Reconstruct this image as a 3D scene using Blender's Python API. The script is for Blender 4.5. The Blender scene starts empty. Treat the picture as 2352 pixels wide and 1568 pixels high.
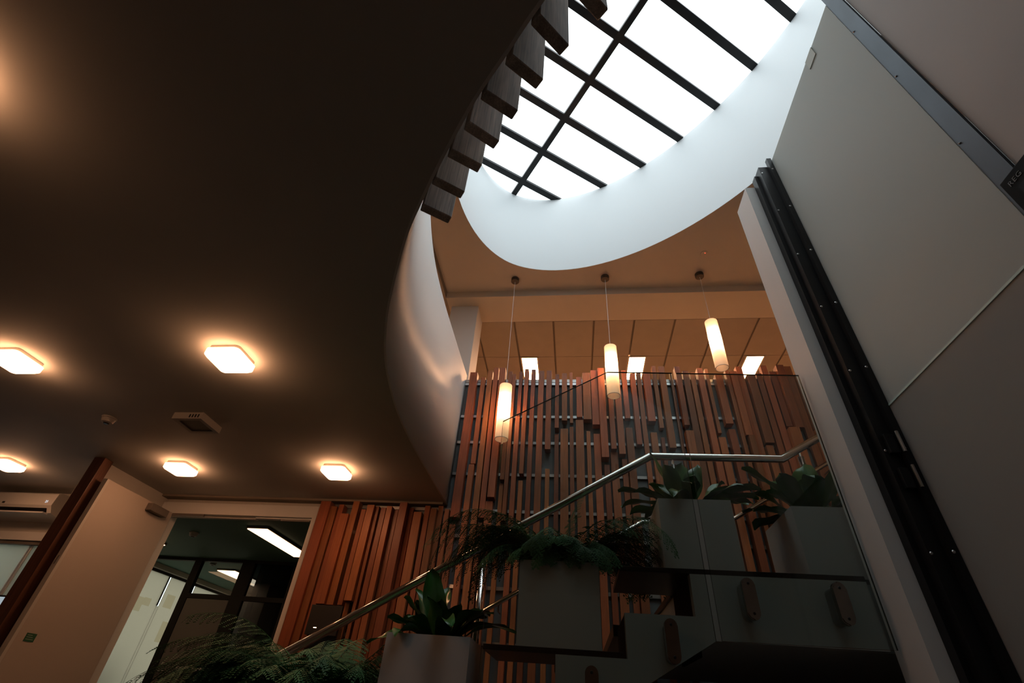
import bpy, bmesh, math, random
from mathutils import Vector, Matrix
random.seed(7)
SC = bpy.context.scene
COL = SC.collection

# ------------------------------------------------------------------ camera, world, exposure
CAM_Z = 1.28
cam_d = bpy.data.cameras.new('camera'); cam_d.sensor_width = 36.0; cam_d.lens = 16.963
cam_d.clip_start = 0.02
cam = bpy.data.objects.new('camera', cam_d); COL.objects.link(cam); SC.camera = cam
def camera_matrix(yaw, pitch, roll):
    fwd = Vector((0, math.cos(pitch), math.sin(pitch))); right = Vector((1, 0, 0)); up = Vector((0, -math.sin(pitch), math.cos(pitch)))
    c, s = math.cos(roll), math.sin(roll)
    r2 = right * c + up * s; u2 = -right * s + up * c
    m = Matrix((r2, u2, -fwd)).transposed()
    return (Matrix.Rotation(yaw, 3, 'Z') @ m).to_4x4()
cam.matrix_world = Matrix.Translation((0, 0, CAM_Z)) @ camera_matrix(0.15323835, 0.66398227, 0.08358010)

world = bpy.data.worlds.new('overcast_sky'); SC.world = world; world.use_nodes = True
bg = world.node_tree.nodes['Background']; bg.inputs[0].default_value = (0.88, 0.965, 1.0, 1); bg.inputs[1].default_value = 2.6
SC.cycles.caustics_reflective = False; SC.cycles.caustics_refractive = False
SC.view_settings.view_transform = 'Standard'; SC.view_settings.look = 'None'
SC.view_settings.gamma = 1.0; SC.view_settings.use_curve_mapping = False; SC.view_settings.exposure = 0.0

WARM = (1.0, 0.47, 0.23)

# ------------------------------------------------------------------ helpers
def wloc(o):
    v = Vector((0, 0, 0))
    while o is not None:
        v += o.location; o = o.parent
    return v
def thing(name, label, cat, loc=(0, 0, 0), group=None):
    o = bpy.data.objects.new(name, None); COL.objects.link(o); o.location = loc; o.empty_display_size = .1
    o['label'] = label; o['category'] = cat
    if group: o['group'] = group
    return o
def tag(o, label, cat, group=None):
    o['label'] = label; o['category'] = cat
    if group: o['group'] = group
    return o
def obj(name, bm, mat, parent=None, smooth=False, kind=None, label=None):
    me = bpy.data.meshes.new(name)
    if not isinstance(bm, bmesh.types.BMesh): me = bm
    else:
        bmesh.ops.recalc_face_normals(bm, faces=bm.faces); bm.to_mesh(me); bm.free()
    if not me.materials: me.materials.append(M[mat])
    if smooth: me.polygons.foreach_set('use_smooth', [True] * len(me.polygons))
    o = bpy.data.objects.new(name, me); COL.objects.link(o)
    if parent is not None:
        o.parent = parent; o.location = -wloc(parent)
    if kind: o['kind'] = kind
    if label: o['label'] = label
    return o
def struct(name, bm, mat, label=None, cat=None, parent=None, smooth=False):
    o = obj(name, bm, mat, parent, smooth)
    if parent is None:
        o['kind'] = 'structure'
        if label: o['label'] = label
        if cat: o['category'] = cat
    return o
def new(): return bmesh.new()
def bx(bm, x0, x1, y0, y1, z0, z1):
    v = [bm.verts.new((x, y, z)) for z in (z0, z1) for y in (y0, y1) for x in (x0, x1)]
    for f in ((0, 2, 3, 1), (4, 5, 7, 6), (0, 1, 5, 4), (2, 6, 7, 3), (0, 4, 6, 2), (1, 3, 7, 5)):
        bm.faces.new([v[i] for i in f])
    return bm
def box(x0, x1, y0, y1, z0, z1, bev=0.0):
    bm = bx(new(), x0, x1, y0, y1, z0, z1)
    if bev: bmesh.ops.bevel(bm, geom=bm.edges[:], offset=bev, segments=2, affect='EDGES', profile=.6)
    return bm
def prism_xz(bm, pts, y0, y1):
    a = [bm.verts.new((x, y0, z)) for x, z in pts]; b = [bm.verts.new((x, y1, z)) for x, z in pts]
    n = len(pts); bm.faces.new(a); bm.faces.new(b[::-1])
    for i in range(n): bm.faces.new((a[i], b[i], b[(i + 1) % n], a[(i + 1) % n]))
    return bm
def prism_xy(bm, pts, z0, z1):
    a = [bm.verts.new((x, y, z0)) for x, y in pts]; b = [bm.verts.new((x, y, z1)) for x, y in pts]
    n = len(pts); bm.faces.new(a); bm.faces.new(b[::-1])
    for i in range(n): bm.faces.new((a[i], b[i], b[(i + 1) % n], a[(i + 1) % n]))
    return bm
def frame_of(d):
    d = d.normalized(); a = Vector((0, 0, 1)) if abs(d.z) < .95 else Vector((0, 1, 0))
    u = d.cross(a).normalized(); return u, u.cross(d).normalized()
def tube(bm, pts, r, seg=16, cap=True):
    pts = [Vector(p) for p in pts]; rings = []
    for i, p in enumerate(pts):
        if i == 0: d = pts[1] - p
        elif i == len(pts) - 1: d = p - pts[-2]
        else: d = (pts[i + 1] - p).normalized() + (p - pts[i - 1]).normalized()
        u, w = frame_of(d)
        k = 1.0
        if 0 < i < len(pts) - 1:
            cosh = max(.3, (pts[i + 1] - p).normalized().dot(d.normalized())); k = 1 / cosh
        # stretch only in the bend plane: w lies in the vertical plane
        rr = r[i] if isinstance(r, (list, tuple)) else r
        rings.append([bm.verts.new(p + u * rr * math.cos(t) + w * rr * k * math.sin(t)) for t in (2 * math.pi * j / seg for j in range(seg))])
    for a, b in zip(rings, rings[1:]):
        for j in range(seg): bm.faces.new((a[j], a[(j + 1) % seg], b[(j + 1) % seg], b[j]))
    if cap: bm.faces.new(rings[0][::-1]); bm.faces.new(rings[-1])
    return bm
def lathe(bm, prof, c, seg=32, cap0=True, cap1=True):
    rings = [[bm.verts.new((c[0] + r * math.cos(t), c[1] + r * math.sin(t), c[2] + z)) for t in (2 * math.pi * j / seg for j in range(seg))] for r, z in prof]
    for a, b in zip(rings, rings[1:]):
        for j in range(seg): bm.faces.new((a[j], a[(j + 1) % seg], b[(j + 1) % seg], b[j]))
    if cap0: bm.faces.new(rings[0][::-1])
    if cap1: bm.faces.new(rings[-1])
    return bm
def rounded(w, h, r, n=5):
    out = []
    for cx, cy, a0 in ((w / 2 - r, h / 2 - r, 0), (-w / 2 + r, h / 2 - r, 90), (-w / 2 + r, -h / 2 + r, 180), (w / 2 - r, -h / 2 + r, 270)):
        for k in range(n + 1):
            a = math.radians(a0 + 90 * k / n); out.append((cx + r * math.cos(a), cy + r * math.sin(a)))
    return out
def smooth_path(P, n=8):
    out = []
    for i in range(len(P) - 1):
        p0 = Vector(P[max(i - 1, 0)]); p1 = Vector(P[i]); p2 = Vector(P[i + 1]); p3 = Vector(P[min(i + 2, len(P) - 1)])
        for k in range(n):
            t = k / n
            out.append(.5 * (2 * p1 + (p2 - p0) * t + (2 * p0 - 5 * p1 + 4 * p2 - p3) * t * t + (3 * p1 - p0 - 3 * p2 + p3) * t ** 3))
    out.append(Vector(P[-1])); return out

# ------------------------------------------------------------------ materials
M = {}
def mat(name, col, rough=.6, metal=0, noise=0, nscale=8, stretch=(1, 1, 1), bump=0, spec=.5, coat=0, emit=None, estr=0, rnd=0, grain=0):
    m = bpy.data.materials.new(name); m.use_nodes = True; nt = m.node_tree; b = nt.nodes['Principled BSDF']
    b.inputs['Base Color'].default_value = (*col, 1); b.inputs['Roughness'].default_value = rough; b.inputs['Metallic'].default_value = metal
    b.inputs['Specular IOR Level'].default_value = spec; b.inputs['Coat Weight'].default_value = coat
    if emit: b.inputs['Emission Color'].default_value = (*emit, 1); b.inputs['Emission Strength'].default_value = estr
    if noise or bump or rnd or grain:
        tc = nt.nodes.new('ShaderNodeTexCoord'); mp = nt.nodes.new('ShaderNodeMapping'); mp.inputs['Scale'].default_value = stretch
        nt.links.new(tc.outputs['Object'], mp.inputs[0])
        nz = nt.nodes.new('ShaderNodeTexNoise'); nz.inputs['Scale'].default_value = nscale; nz.inputs['Detail'].default_value = 5
        nt.links.new(mp.outputs[0], nz.inputs['Vector'])
        mr = nt.nodes.new('ShaderNodeMapRange'); mr.inputs[1].default_value = .3; mr.inputs[2].default_value = .7
        mr.inputs[3].default_value = 1 - noise; mr.inputs[4].default_value = 1 + noise
        nt.links.new(nz.outputs[0], mr.inputs[0]); fac = mr.outputs[0]
        if grain:
            mp2 = nt.nodes.new('ShaderNodeMapping'); mp2.inputs['Scale'].default_value = (60, 60, 1.6); nt.links.new(tc.outputs['Object'], mp2.inputs[0])
            n2 = nt.nodes.new('ShaderNodeTexNoise'); n2.inputs['Scale'].default_value = 3; n2.inputs['Detail'].default_value = 6; n2.inputs['Distortion'].default_value = .6
            nt.links.new(mp2.outputs[0], n2.inputs['Vector'])
            mg = nt.nodes.new('ShaderNodeMapRange'); mg.inputs[1].default_value = .3; mg.inputs[2].default_value = .7; mg.inputs[3].default_value = 1 - grain; mg.inputs[4].default_value = 1 + grain
            nt.links.new(n2.outputs[0], mg.inputs[0]); ml = nt.nodes.new('ShaderNodeMath'); ml.operation = 'MULTIPLY'
            nt.links.new(fac, ml.inputs[0]); nt.links.new(mg.outputs[0], ml.inputs[1]); fac = ml.outputs[0]
        if rnd:
            oi = nt.nodes.new('ShaderNodeObjectInfo'); mo = nt.nodes.new('ShaderNodeMapRange')
            mo.inputs[3].default_value = 1 - rnd; mo.inputs[4].default_value = 1 + rnd; nt.links.new(oi.outputs['Random'], mo.inputs[0])
            ml = nt.nodes.new('ShaderNodeMath'); ml.operation = 'MULTIPLY'; nt.links.new(fac, ml.inputs[0]); nt.links.new(mo.outputs[0], ml.inputs[1]); fac = ml.outputs[0]
        vm = nt.nodes.new('ShaderNodeVectorMath'); vm.operation = 'SCALE'; vm.inputs[0].default_value = col; nt.links.new(fac, vm.inputs['Scale'])
        last = vm.outputs[0]
        if rnd:
            hs = nt.nodes.new('ShaderNodeHueSaturation'); mh = nt.nodes.new('ShaderNodeMath'); mh.operation = 'MULTIPLY_ADD'; mh.inputs[1].default_value = .016; mh.inputs[2].default_value = .494
            mm = nt.nodes.new('ShaderNodeMath'); mm.operation = 'FRACT'; m7 = nt.nodes.new('ShaderNodeMath'); m7.operation = 'MULTIPLY'; m7.inputs[1].default_value = 7.31
            nt.links.new(oi.outputs['Random'], m7.inputs[0]); nt.links.new(m7.outputs[0], mm.inputs[0]); nt.links.new(mm.outputs[0], mh.inputs[0])
            nt.links.new(mh.outputs[0], hs.inputs['Hue']); nt.links.new(last, hs.inputs['Color']); last = hs.outputs[0]
        nt.links.new(last, b.inputs['Base Color'])
        if bump:
            bn = nt.nodes.new('ShaderNodeBump'); bn.inputs['Strength'].default_value = bump; bn.inputs['Distance'].default_value = .002
            nt.links.new(nz.outputs[0], bn.inputs['Height']); nt.links.new(bn.outputs[0], b.inputs['Normal'])
    M[name] = m; return m
def emitter(name, col, strength):
    m = bpy.data.materials.new(name); m.use_nodes = True; nt = m.node_tree; nt.nodes.clear()
    e = nt.nodes.new('ShaderNodeEmission'); e.inputs[0].default_value = (*col, 1); e.inputs[1].default_value = strength
    o = nt.nodes.new('ShaderNodeOutputMaterial'); nt.links.new(e.outputs[0], o.inputs[0]); M[name] = m
def clear_glass(name, tint, refl=.08):
    m = bpy.data.materials.new(name); m.use_nodes = True; nt = m.node_tree; nt.nodes.clear()
    t = nt.nodes.new('ShaderNodeBsdfTransparent'); t.inputs[0].default_value = (*tint, 1)
    g = nt.nodes.new('ShaderNodeBsdfGlossy'); g.inputs['Roughness'].default_value = .01
    lw = nt.nodes.new('ShaderNodeLayerWeight'); lw.inputs[0].default_value = .5
    pw = nt.nodes.new('ShaderNodeMath'); pw.operation = 'POWER'; pw.inputs[1].default_value = 5; nt.links.new(lw.outputs['Facing'], pw.inputs[0])
    mx = nt.nodes.new('ShaderNodeMixShader'); mu = nt.nodes.new('ShaderNodeMath'); mu.operation = 'MULTIPLY_ADD'; mu.inputs[1].default_value = .9 * refl; mu.inputs[2].default_value = .04 * refl
    nt.links.new(pw.outputs[0], mu.inputs[0]); nt.links.new(mu.outputs[0], mx.inputs[0]); nt.links.new(t.outputs[0], mx.inputs[1]); nt.links.new(g.outputs[0], mx.inputs[2])
    o = nt.nodes.new('ShaderNodeOutputMaterial'); nt.links.new(mx.outputs[0], o.inputs[0]); M[name] = m
def frosted(name, dif, tra, k, gloss=.05, rough=.3, clear=0.0):
    m = bpy.data.materials.new(name); m.use_nodes = True; nt = m.node_tree; nt.nodes.clear()
    d = nt.nodes.new('ShaderNodeBsdfDiffuse'); d.inputs[0].default_value = (*dif, 1)
    t = nt.nodes.new('ShaderNodeBsdfTranslucent'); t.inputs[0].default_value = (*tra, 1)
    g = nt.nodes.new('ShaderNodeBsdfGlossy'); g.inputs['Roughness'].default_value = rough
    a = nt.nodes.new('ShaderNodeMixShader'); a.inputs[0].default_value = k; nt.links.new(d.outputs[0], a.inputs[1]); nt.links.new(t.outputs[0], a.inputs[2])
    b = nt.nodes.new('ShaderNodeMixShader'); b.inputs[0].default_value = gloss; nt.links.new(a.outputs[0], b.inputs[1]); nt.links.new(g.outputs[0], b.inputs[2])
    o = nt.nodes.new('ShaderNodeOutputMaterial'); nt.links.new(b.outputs[0], o.inputs[0]); M[name] = m

mat('ceiling_paint', (.50, .49, .46), .75, noise=.03, nscale=3)
mat('white_paint', (.74, .74, .73), .6, noise=.015, nscale=2)
mat('white_satin', (.74, .74, .73), .42, noise=.015, nscale=2)
mat('shaft_white', (.80, .825, .84), .5)
mat('wall_paint', (.56, .53, .49), .65, noise=.02, nscale=3)
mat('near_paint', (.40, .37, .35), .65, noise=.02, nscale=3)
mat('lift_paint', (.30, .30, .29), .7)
mat('upper_paint', (.66, .57, .46), .6, noise=.02, nscale=2)
mat('tile_board', (.44, .36, .285), .75, noise=.03, nscale=6, rnd=.03)
mat('joint_grey', (.24, .20, .155), .7)
mat('grey_panel', (.17, .185, .19), .55, noise=.06, nscale=3)
mat('floor_dark', (.115, .108, .098), .35, noise=.1, nscale=4)
mat('carpet', (.42, .36, .30), .95)
mat('ground', (.30, .30, .29), .9, noise=.1, nscale=2)
mat('batten_wood', (.325, .094, .034), .45, noise=.18, nscale=2.2, stretch=(3, 3, .8), rnd=.40, grain=.22)
mat('fin_wood', (.50, .43, .385), .65, noise=.35, nscale=3, stretch=(6, 6, .9), rnd=.18, grain=.35, bump=.3)
mat('post_wood', (.12, .048, .027), .45, noise=.3, nscale=2, stretch=(4, 4, .7), grain=.3)
mat('tread_wood', (.018, .010, .008), .3, noise=.2, nscale=4)
mat('black_steel', (.009, .009, .010), .42, noise=.1, nscale=5, spec=.3)
mat('blue_steel', (.055, .07, .09), .45, metal=.5, noise=.25, nscale=5, stretch=(1, 1, .5))
mat('black_matt', (.008, .008, .008), .7, spec=.1)
mat('dark_frame', (.009, .0085, .008), .6, spec=.2)
mat('aluminium', (.62, .62, .62), .28, metal=1)
mat('stainless', (.66, .64, .62), .09, metal=1)
mat('brushed', (.42, .40, .38), .3, metal=1, noise=.1, nscale=20)
mat('canopy_metal', (.10, .085, .07), .35, metal=.6)
mat('clamp_metal', (.30, .27, .235), .25, metal=1, noise=.1, nscale=20)
mat('stringer_paint', (.41, .435, .43), .55, noise=.015, nscale=2)
mat('planter_white', (.50, .505, .50), .42)
mat('soil', (.03, .022, .016), .95, noise=.4, nscale=60, bump=1)
mat('fern_green', (.045, .125, .045), .55, rnd=.35, spec=.2)
mat('stem_green', (.05, .07, .03), .5)
mat('leaf_green', (.028, .105, .018), .28, rnd=.3, spec=.5)
mat('plastic_white', (.72, .71, .69), .4)
mat('plastic_grey', (.38, .36, .33), .5)
mat('plastic_dark', (.02, .02, .02), .4)
mat('door_leaf', (.52, .46, .41), .55)
mat('door_grey', (.10, .09, .08), .6, noise=.04, nscale=4)
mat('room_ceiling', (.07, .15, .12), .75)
mat('closer_grey', (.16, .14, .12), .5)
mat('exit_green', (.03, .12, .06), .5)
mat('pale_mark', (.30, .38, .32), .6)
mat('lettering', (.12, .12, .12), .5)
mat('film_pale', (.50, .52, .46), .6)
mat('screen_black', (.004, .004, .005), .5, spec=.1)
emitter('lamp_warm', WARM, 21.0)
emitter('panel_warm', (1.0, .50, .25), 28.0)
emitter('panel_office', (1.0, .62, .34), 5.0)
emitter('bulb_warm', (1.0, .55, .27), 560.0)
emitter('screen_pale', (.62, .72, .78), .55)
emitter('red_led', (1.0, .08, .04), 2.0)
emitter('digit_glow', (.8, .9, 1.0), .9)
clear_glass('glass_clear', (.86, .90, .88), 1.0)
clear_glass('glass_roof', (.97, .98, .98), .5)
clear_glass('glass_partition', (.955, .965, .95), .6)
clear_glass('film_tint', (.93, .90, .83), .1)
clear_glass('glass_dark', (.30, .36, .42), 1.3)
frosted('glass_frosted', (.66, .70, .685), (.90, .96, .94), .42, .03, .3)
frosted('glass_frosted_shaded', (.46, .45, .43), (.70, .72, .70), .40, .03, .3)  # lower pane: frosted glass with the downward fade of light put into its colour
mat('seal_green', (.66, .84, .78), .4)
frosted('glass_film', (.42, .40, .36), (.60, .56, .47), .8, .02)
frosted('glass_pale', (.62, .70, .64), (.4, .45, .4), .25, .03)
frosted('glass_bright', (.4, .42, .38), (.95, .98, .88), .9, .02)
mat('glass_edge', (.035, .045, .035), .2)
frosted('shade_fabric', (.80, .74, .66), (.90, .84, .76), .68, .02)

# ------------------------------------------------------------------ dimensions
YW = 4.52            # face of the rear wall
ZC = 2.86            # lower ceiling
ZF = 3.20            # upper floor
ZT = 4.36            # top of curved parapet
ZU = 5.64            # upper plaster ceiling
ZG = 5.54            # upper tiled ceiling
ZS = 7.18            # skylight
YE = 9.4
XL, XR = -7.2, 4.4

# ------------------------------------------------------------------ shell: floor and outer walls
struct('floor', box(XL, XR, -3.6, YE, -.1, 0), 'floor_dark')
struct('ground', box(-30, 30, -30, 40, -.4, -.12), 'ground')
struct('wall_left', box(XL - .1, XL, -3.6, YW, 0, ZU), 'wall_paint')
struct('wall_front', box(XL, XR, -3.7, -3.6, 0, ZU + .1), 'wall_paint')
struct('wall_right', box(XR, XR + .1, -3.6, YE, 0, ZU + .1), 'upper_paint')
struct('wall_far', box(-6.4, XR, YE, YE + .1, 0, ZU + .1), 'upper_paint')
struct('wall_upper_left', box(-5.36, -5.26, YW + .1, YE, ZF, ZU), 'upper_paint')
struct('wall_upper_rear', box(XL, -5.26, YW, YW + .1, ZC, ZU), 'upper_paint')

# lower ceiling slab with the curved edge of the void
EDGE = [(1.45, -.95), (1.05, -.56), (.55, -.12), (.20, .19), (-.075, .465), (-.18, .58), (-.301, .713), (-.392, .829), (-.482, .951), (-.589, 1.105),
        (-.697, 1.275), (-.832, 1.542), (-.956, 1.823), (-1.08, 2.212), (-1.165, 2.713), (-1.196, 3.226), (-1.200, 3.793), (-1.198, YW)]
edge = smooth_path(EDGE, 6)
bm = prism_xy(new(), [(p.x, p.y) for p in edge] + [(XL, YW), (XL, -3.6), (1.45, -3.6)], ZC, ZF)
bmesh.ops.triangulate(bm, faces=[f for f in bm.faces if len(f.verts) > 4])
struct('ceiling', bm, 'ceiling_paint')
# curved parapet that wraps the void
def ribbon(path, off0, off1, z0, z1):
    bm = new(); n = len(path); L = []
    for i, p in enumerate(path):
        d = (path[min(i + 1, n - 1)] - path[max(i - 1, 0)]).normalized(); nr = Vector((d.y, -d.x))
        a = p + nr * off0; b = p + nr * off1
        L.append([bm.verts.new((a.x, a.y, z0)), bm.verts.new((a.x, a.y, z1)), bm.verts.new((b.x, b.y, z1)), bm.verts.new((b.x, b.y, z0))])
    for a, b in zip(L, L[1:]):
        for j in range(4): bm.faces.new((a[j], b[j], b[(j + 1) % 4], a[(j + 1) % 4]))
    bm.faces.new(L[0][::-1]); bm.faces.new(L[-1]); return bm
i0 = min(range(len(edge)), key=lambda i: (edge[i] - Vector((-.392, .829))).length)
o = struct('wall_parapet', ribbon(edge[:-1] + [Vector((-1.198, YW - .005))], .0005, .012, ZC, ZT), 'white_satin', smooth=False)
o.data.polygons.foreach_set('use_smooth', [len(p.vertices) == 4 and abs(p.normal.z) < .5 for p in o.data.polygons])
# cornice where the lower ceiling meets the rear wall
struct('trim_1', box(-4.15, -1.215, YW - .09, YW, ZC - .022, ZC - .001), 'joint_grey')

# rear wall: grey backing behind the battens, door opening, side wall, window wall
struct('wall_rear', box(-2.457, XR, YW, YW + .09, 0, 4.294), 'grey_panel')
struct('wall_door_head', box(-4.135, -2.457, YW + .005, YW + .1, 2.75, ZC), 'wall_paint')
struct('wall_side', box(-4.25, -4.165, 3.68, YW + .1, 0, ZC), 'wall_paint')
bm = new()
for a in ((-7.2, -5.92, 0, ZC), (-5.02, -4.25, 0, ZC), (-5.92, -5.02, 2.46, ZC), (-5.92, -5.02, 0, .9)):
    bx(bm, a[0], a[1], YW, YW + .1, a[2], a[3])
struct('wall_window', bm, 'wall_paint')

# door frame
fr = box(-4.135, -2.457, YW - .03, YW + .1, 2.69, 2.80)
o = struct('door_1', fr, 'white_paint', 'white painted door frame around the opening beside the timber battens', 'door frame')
def dpart(n, b, m='white_paint'): return obj(n, b, m, o)
dpart('jamb', box(-4.135, -4.02, YW - .03, YW + .1, 0, 2.69)); dpart('jamb', box(-2.50, -2.457, YW - .03, YW + .1, 0, 2.69))
dpart('door_stop', box(-4.02, -3.1, YW + .02, YW + .06, 2.672, 2.69), 'wall_paint'); dpart('door_stop', box(-3.1, -2.50, YW - .0, YW + .03, 2.676, 2.69), 'white_paint')
dpart('closer_arm', box(-3.98, -3.62, YW - .05, YW - .03, 2.664, 2.684), 'closer_grey'); dpart('catch', box(-2.83, -2.53, YW + .0, YW + .02, 2.66, 2.676), 'closer_grey')

# ------------------------------------------------------------------ upper ceilings and skylight
U = Vector((-.573, .819)); V = Vector((.819, .573)); OC = Vector((-.0413, 3.009))
def oval(uc, vc, a, b, n, seg=128):
    out = []
    for j in range(seg):
        t = 2 * math.pi * j / seg; c, s = math.cos(t), math.sin(t)
        u = uc + a * math.copysign(abs(c) ** (2 / n), c); v = vc + b * math.copysign(abs(s) ** (2 / n), s)
        p = OC + U * u + V * v; out.append((p.x, p.y))
    return out
ov0 = oval(-1.25, -.025, 2.42, 1.553, 1.86); ov1 = oval(-1.374, -.063, 2.664, 1.553, 1.936)
bm = new()
outer = [bm.verts.new((x, y, ZU)) for x, y in ((-1.6, -3.6), (XR, -3.6), (XR, 4.45), (-1.6, 4.45))]
inner = [bm.verts.new((x, y, ZU)) for x, y in ov0]
for L in (outer, inner):
    for i in range(len(L)): bm.edges.new((L[i], L[(i + 1) % len(L)]))
bmesh.ops.triangle_fill(bm, use_beauty=True, edges=bm.edges[:])
struct('ceiling_upper', bm, 'upper_paint')
bm = new()
lo = [bm.verts.new((x, y, ZU - .004)) for x, y in ov0]; hi = [bm.verts.new((x, y, ZS)) for x, y in ov1]; n = len(lo)
for i in range(n):
    bm.faces.new((lo[i], lo[(i + 1) % n], hi[(i + 1) % n], hi[i]))
struct('wall_skylight_shaft', bm, 'shaft_white', smooth=True)
struct('ceiling_bulkhead', box(-1.6, XR, 4.45, 4.95, ZG, ZU + .08), 'upper_paint')
cu = struct('ceiling_tiled', box(-1.6, XR, 4.95, YE, ZG + .02, ZG + .14), 'joint_grey')
xs = [-1.6, -1.287, -.758, -.226, .315, .843, 1.367, 1.89, 2.41, 2.94, 3.47, 4.0, XR]; ys = [4.952, 5.755, 6.56, 7.36, 8.16, YE]
for i in range(len(xs) - 1):
    for j in range(len(ys) - 1):
        obj('ceiling_tile', box(xs[i] + .013, xs[i + 1] - .013, ys[j] + .004, ys[j + 1] - .004, ZG, ZG + .021), 'tile_board', cu)
cl = struct('ceiling_left', box(XL, -1.6, -3.6, YE, ZG + .05, ZG + .16), 'joint_grey')
xt = [-3.4, -2.8, -2.2, -1.606]; yt = [1.3, 2.5, 3.7, 4.9, 6.1]
for i in range(3):
    for j in range(4):
        obj('ceiling_tile', box(xt[i] + .006, xt[i + 1] - .006, yt[j] + .006, yt[j + 1] - .006, ZG + .03, ZG + .051), 'tile_board', cl)

# skylight: mullions and panes
sky = thing('window_1', 'oval skylight with black glazing bars and bright white panes', 'skylight', (OC.x, OC.y, ZS)); sky['kind'] = 'structure'
def uvbox(u0, u1, v0, v1, z0, z1):
    bm = new(); P = [OC + U * u + V * v for u, v in ((u0, v0), (u1, v0), (u1, v1), (u0, v1))]
    return prism_xy(bm, [(p.x, p.y) for p in P], z0, z1)
us = [1.045 - .5235 * k for k in range(11)]
obj('mullion', uvbox(us[-1] - .6, 1.6, -.036, .036, ZS - .012, ZS + .03), 'black_steel', sky)
for u in us: obj('glazing_bar', uvbox(u - .042, u + .042, -1.8, 1.8, ZS - .010, ZS + .028), 'black_steel', sky)
uu = [1.6] + us + [us[-1] - .6]
for k in range(len(uu) - 1):
    for v0, v1 in ((-1.8, -.045), (.045, 1.8)):
        obj('pane', uvbox(uu[k + 1] + .04, uu[k] - .04, v0, v1, ZS + .018, ZS + .026), 'glass_roof', sky)
pl = bpy.data.lights.new('skylight_portal', 'AREA'); pl.shape = 'RECTANGLE'; pl.size = 5.8; pl.size_y = 3.4; pl.cycles.is_portal = True
po = bpy.data.objects.new('skylight_portal', pl); COL.objects.link(po)
pc = OC + U * -1.37; po.location = (pc.x, pc.y, ZS + .3); po.rotation_euler = (0, 0, math.atan2(U.y, U.x))

# upper level slab and column behind the batten wall
struct('floor_upper', box(-5.26, XR, YW + .09, YE, ZC + .02, ZF), 'carpet')
struct('floor_upper_right', box(3.44, XR, 2.4, YW, ZC + .1, ZF), 'carpet')
struct('wall_column', box(-1.56, -1.20, 4.62, 4.96, ZF, ZG), 'white_paint')

# ------------------------------------------------------------------ hanging timber fins on the void edge
t = thing('timber_fin_screen', 'row of weathered vertical timber fins hanging along the dark ceiling edge', 'timber screen', (-.3, .85, 2.88))
FIN = [((-.601, 1.159), 35), ((-.525, 1.04), 36), ((-.44, .931), 35.5), ((-.361, .833), 40), ((-.287, .734), 38), ((-.194, .633), 42), ((-.106, .53), 47.5),
       ((.003, .448), 46), ((.10, .36), 46), ((.20, .27), 46), ((.30, .18), 46)]
for (x, y), a in FIN:
    d = Vector((math.cos(math.radians(a)), math.sin(math.radians(a)))); e = Vector((d.y, -d.x)); p = Vector((x, y))
    c = [p, p + d * .124, p + d * .124 + e * .040, p + e * .040]
    bm = prism_xy(new(), [(q.x, q.y) for q in c], 2.88, ZT)
    bmesh.ops.bevel(bm, geom=bm.edges[:], offset=.003, segments=1, affect='EDGES')
    obj('fin', bm, 'fin_wood', t)
obj('fixing_rail', ribbon(edge[i0 - 34 if i0 > 34 else 0:i0 + 12], .012, .055, 3.3, 3.36), 'black_steel', t)

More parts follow.
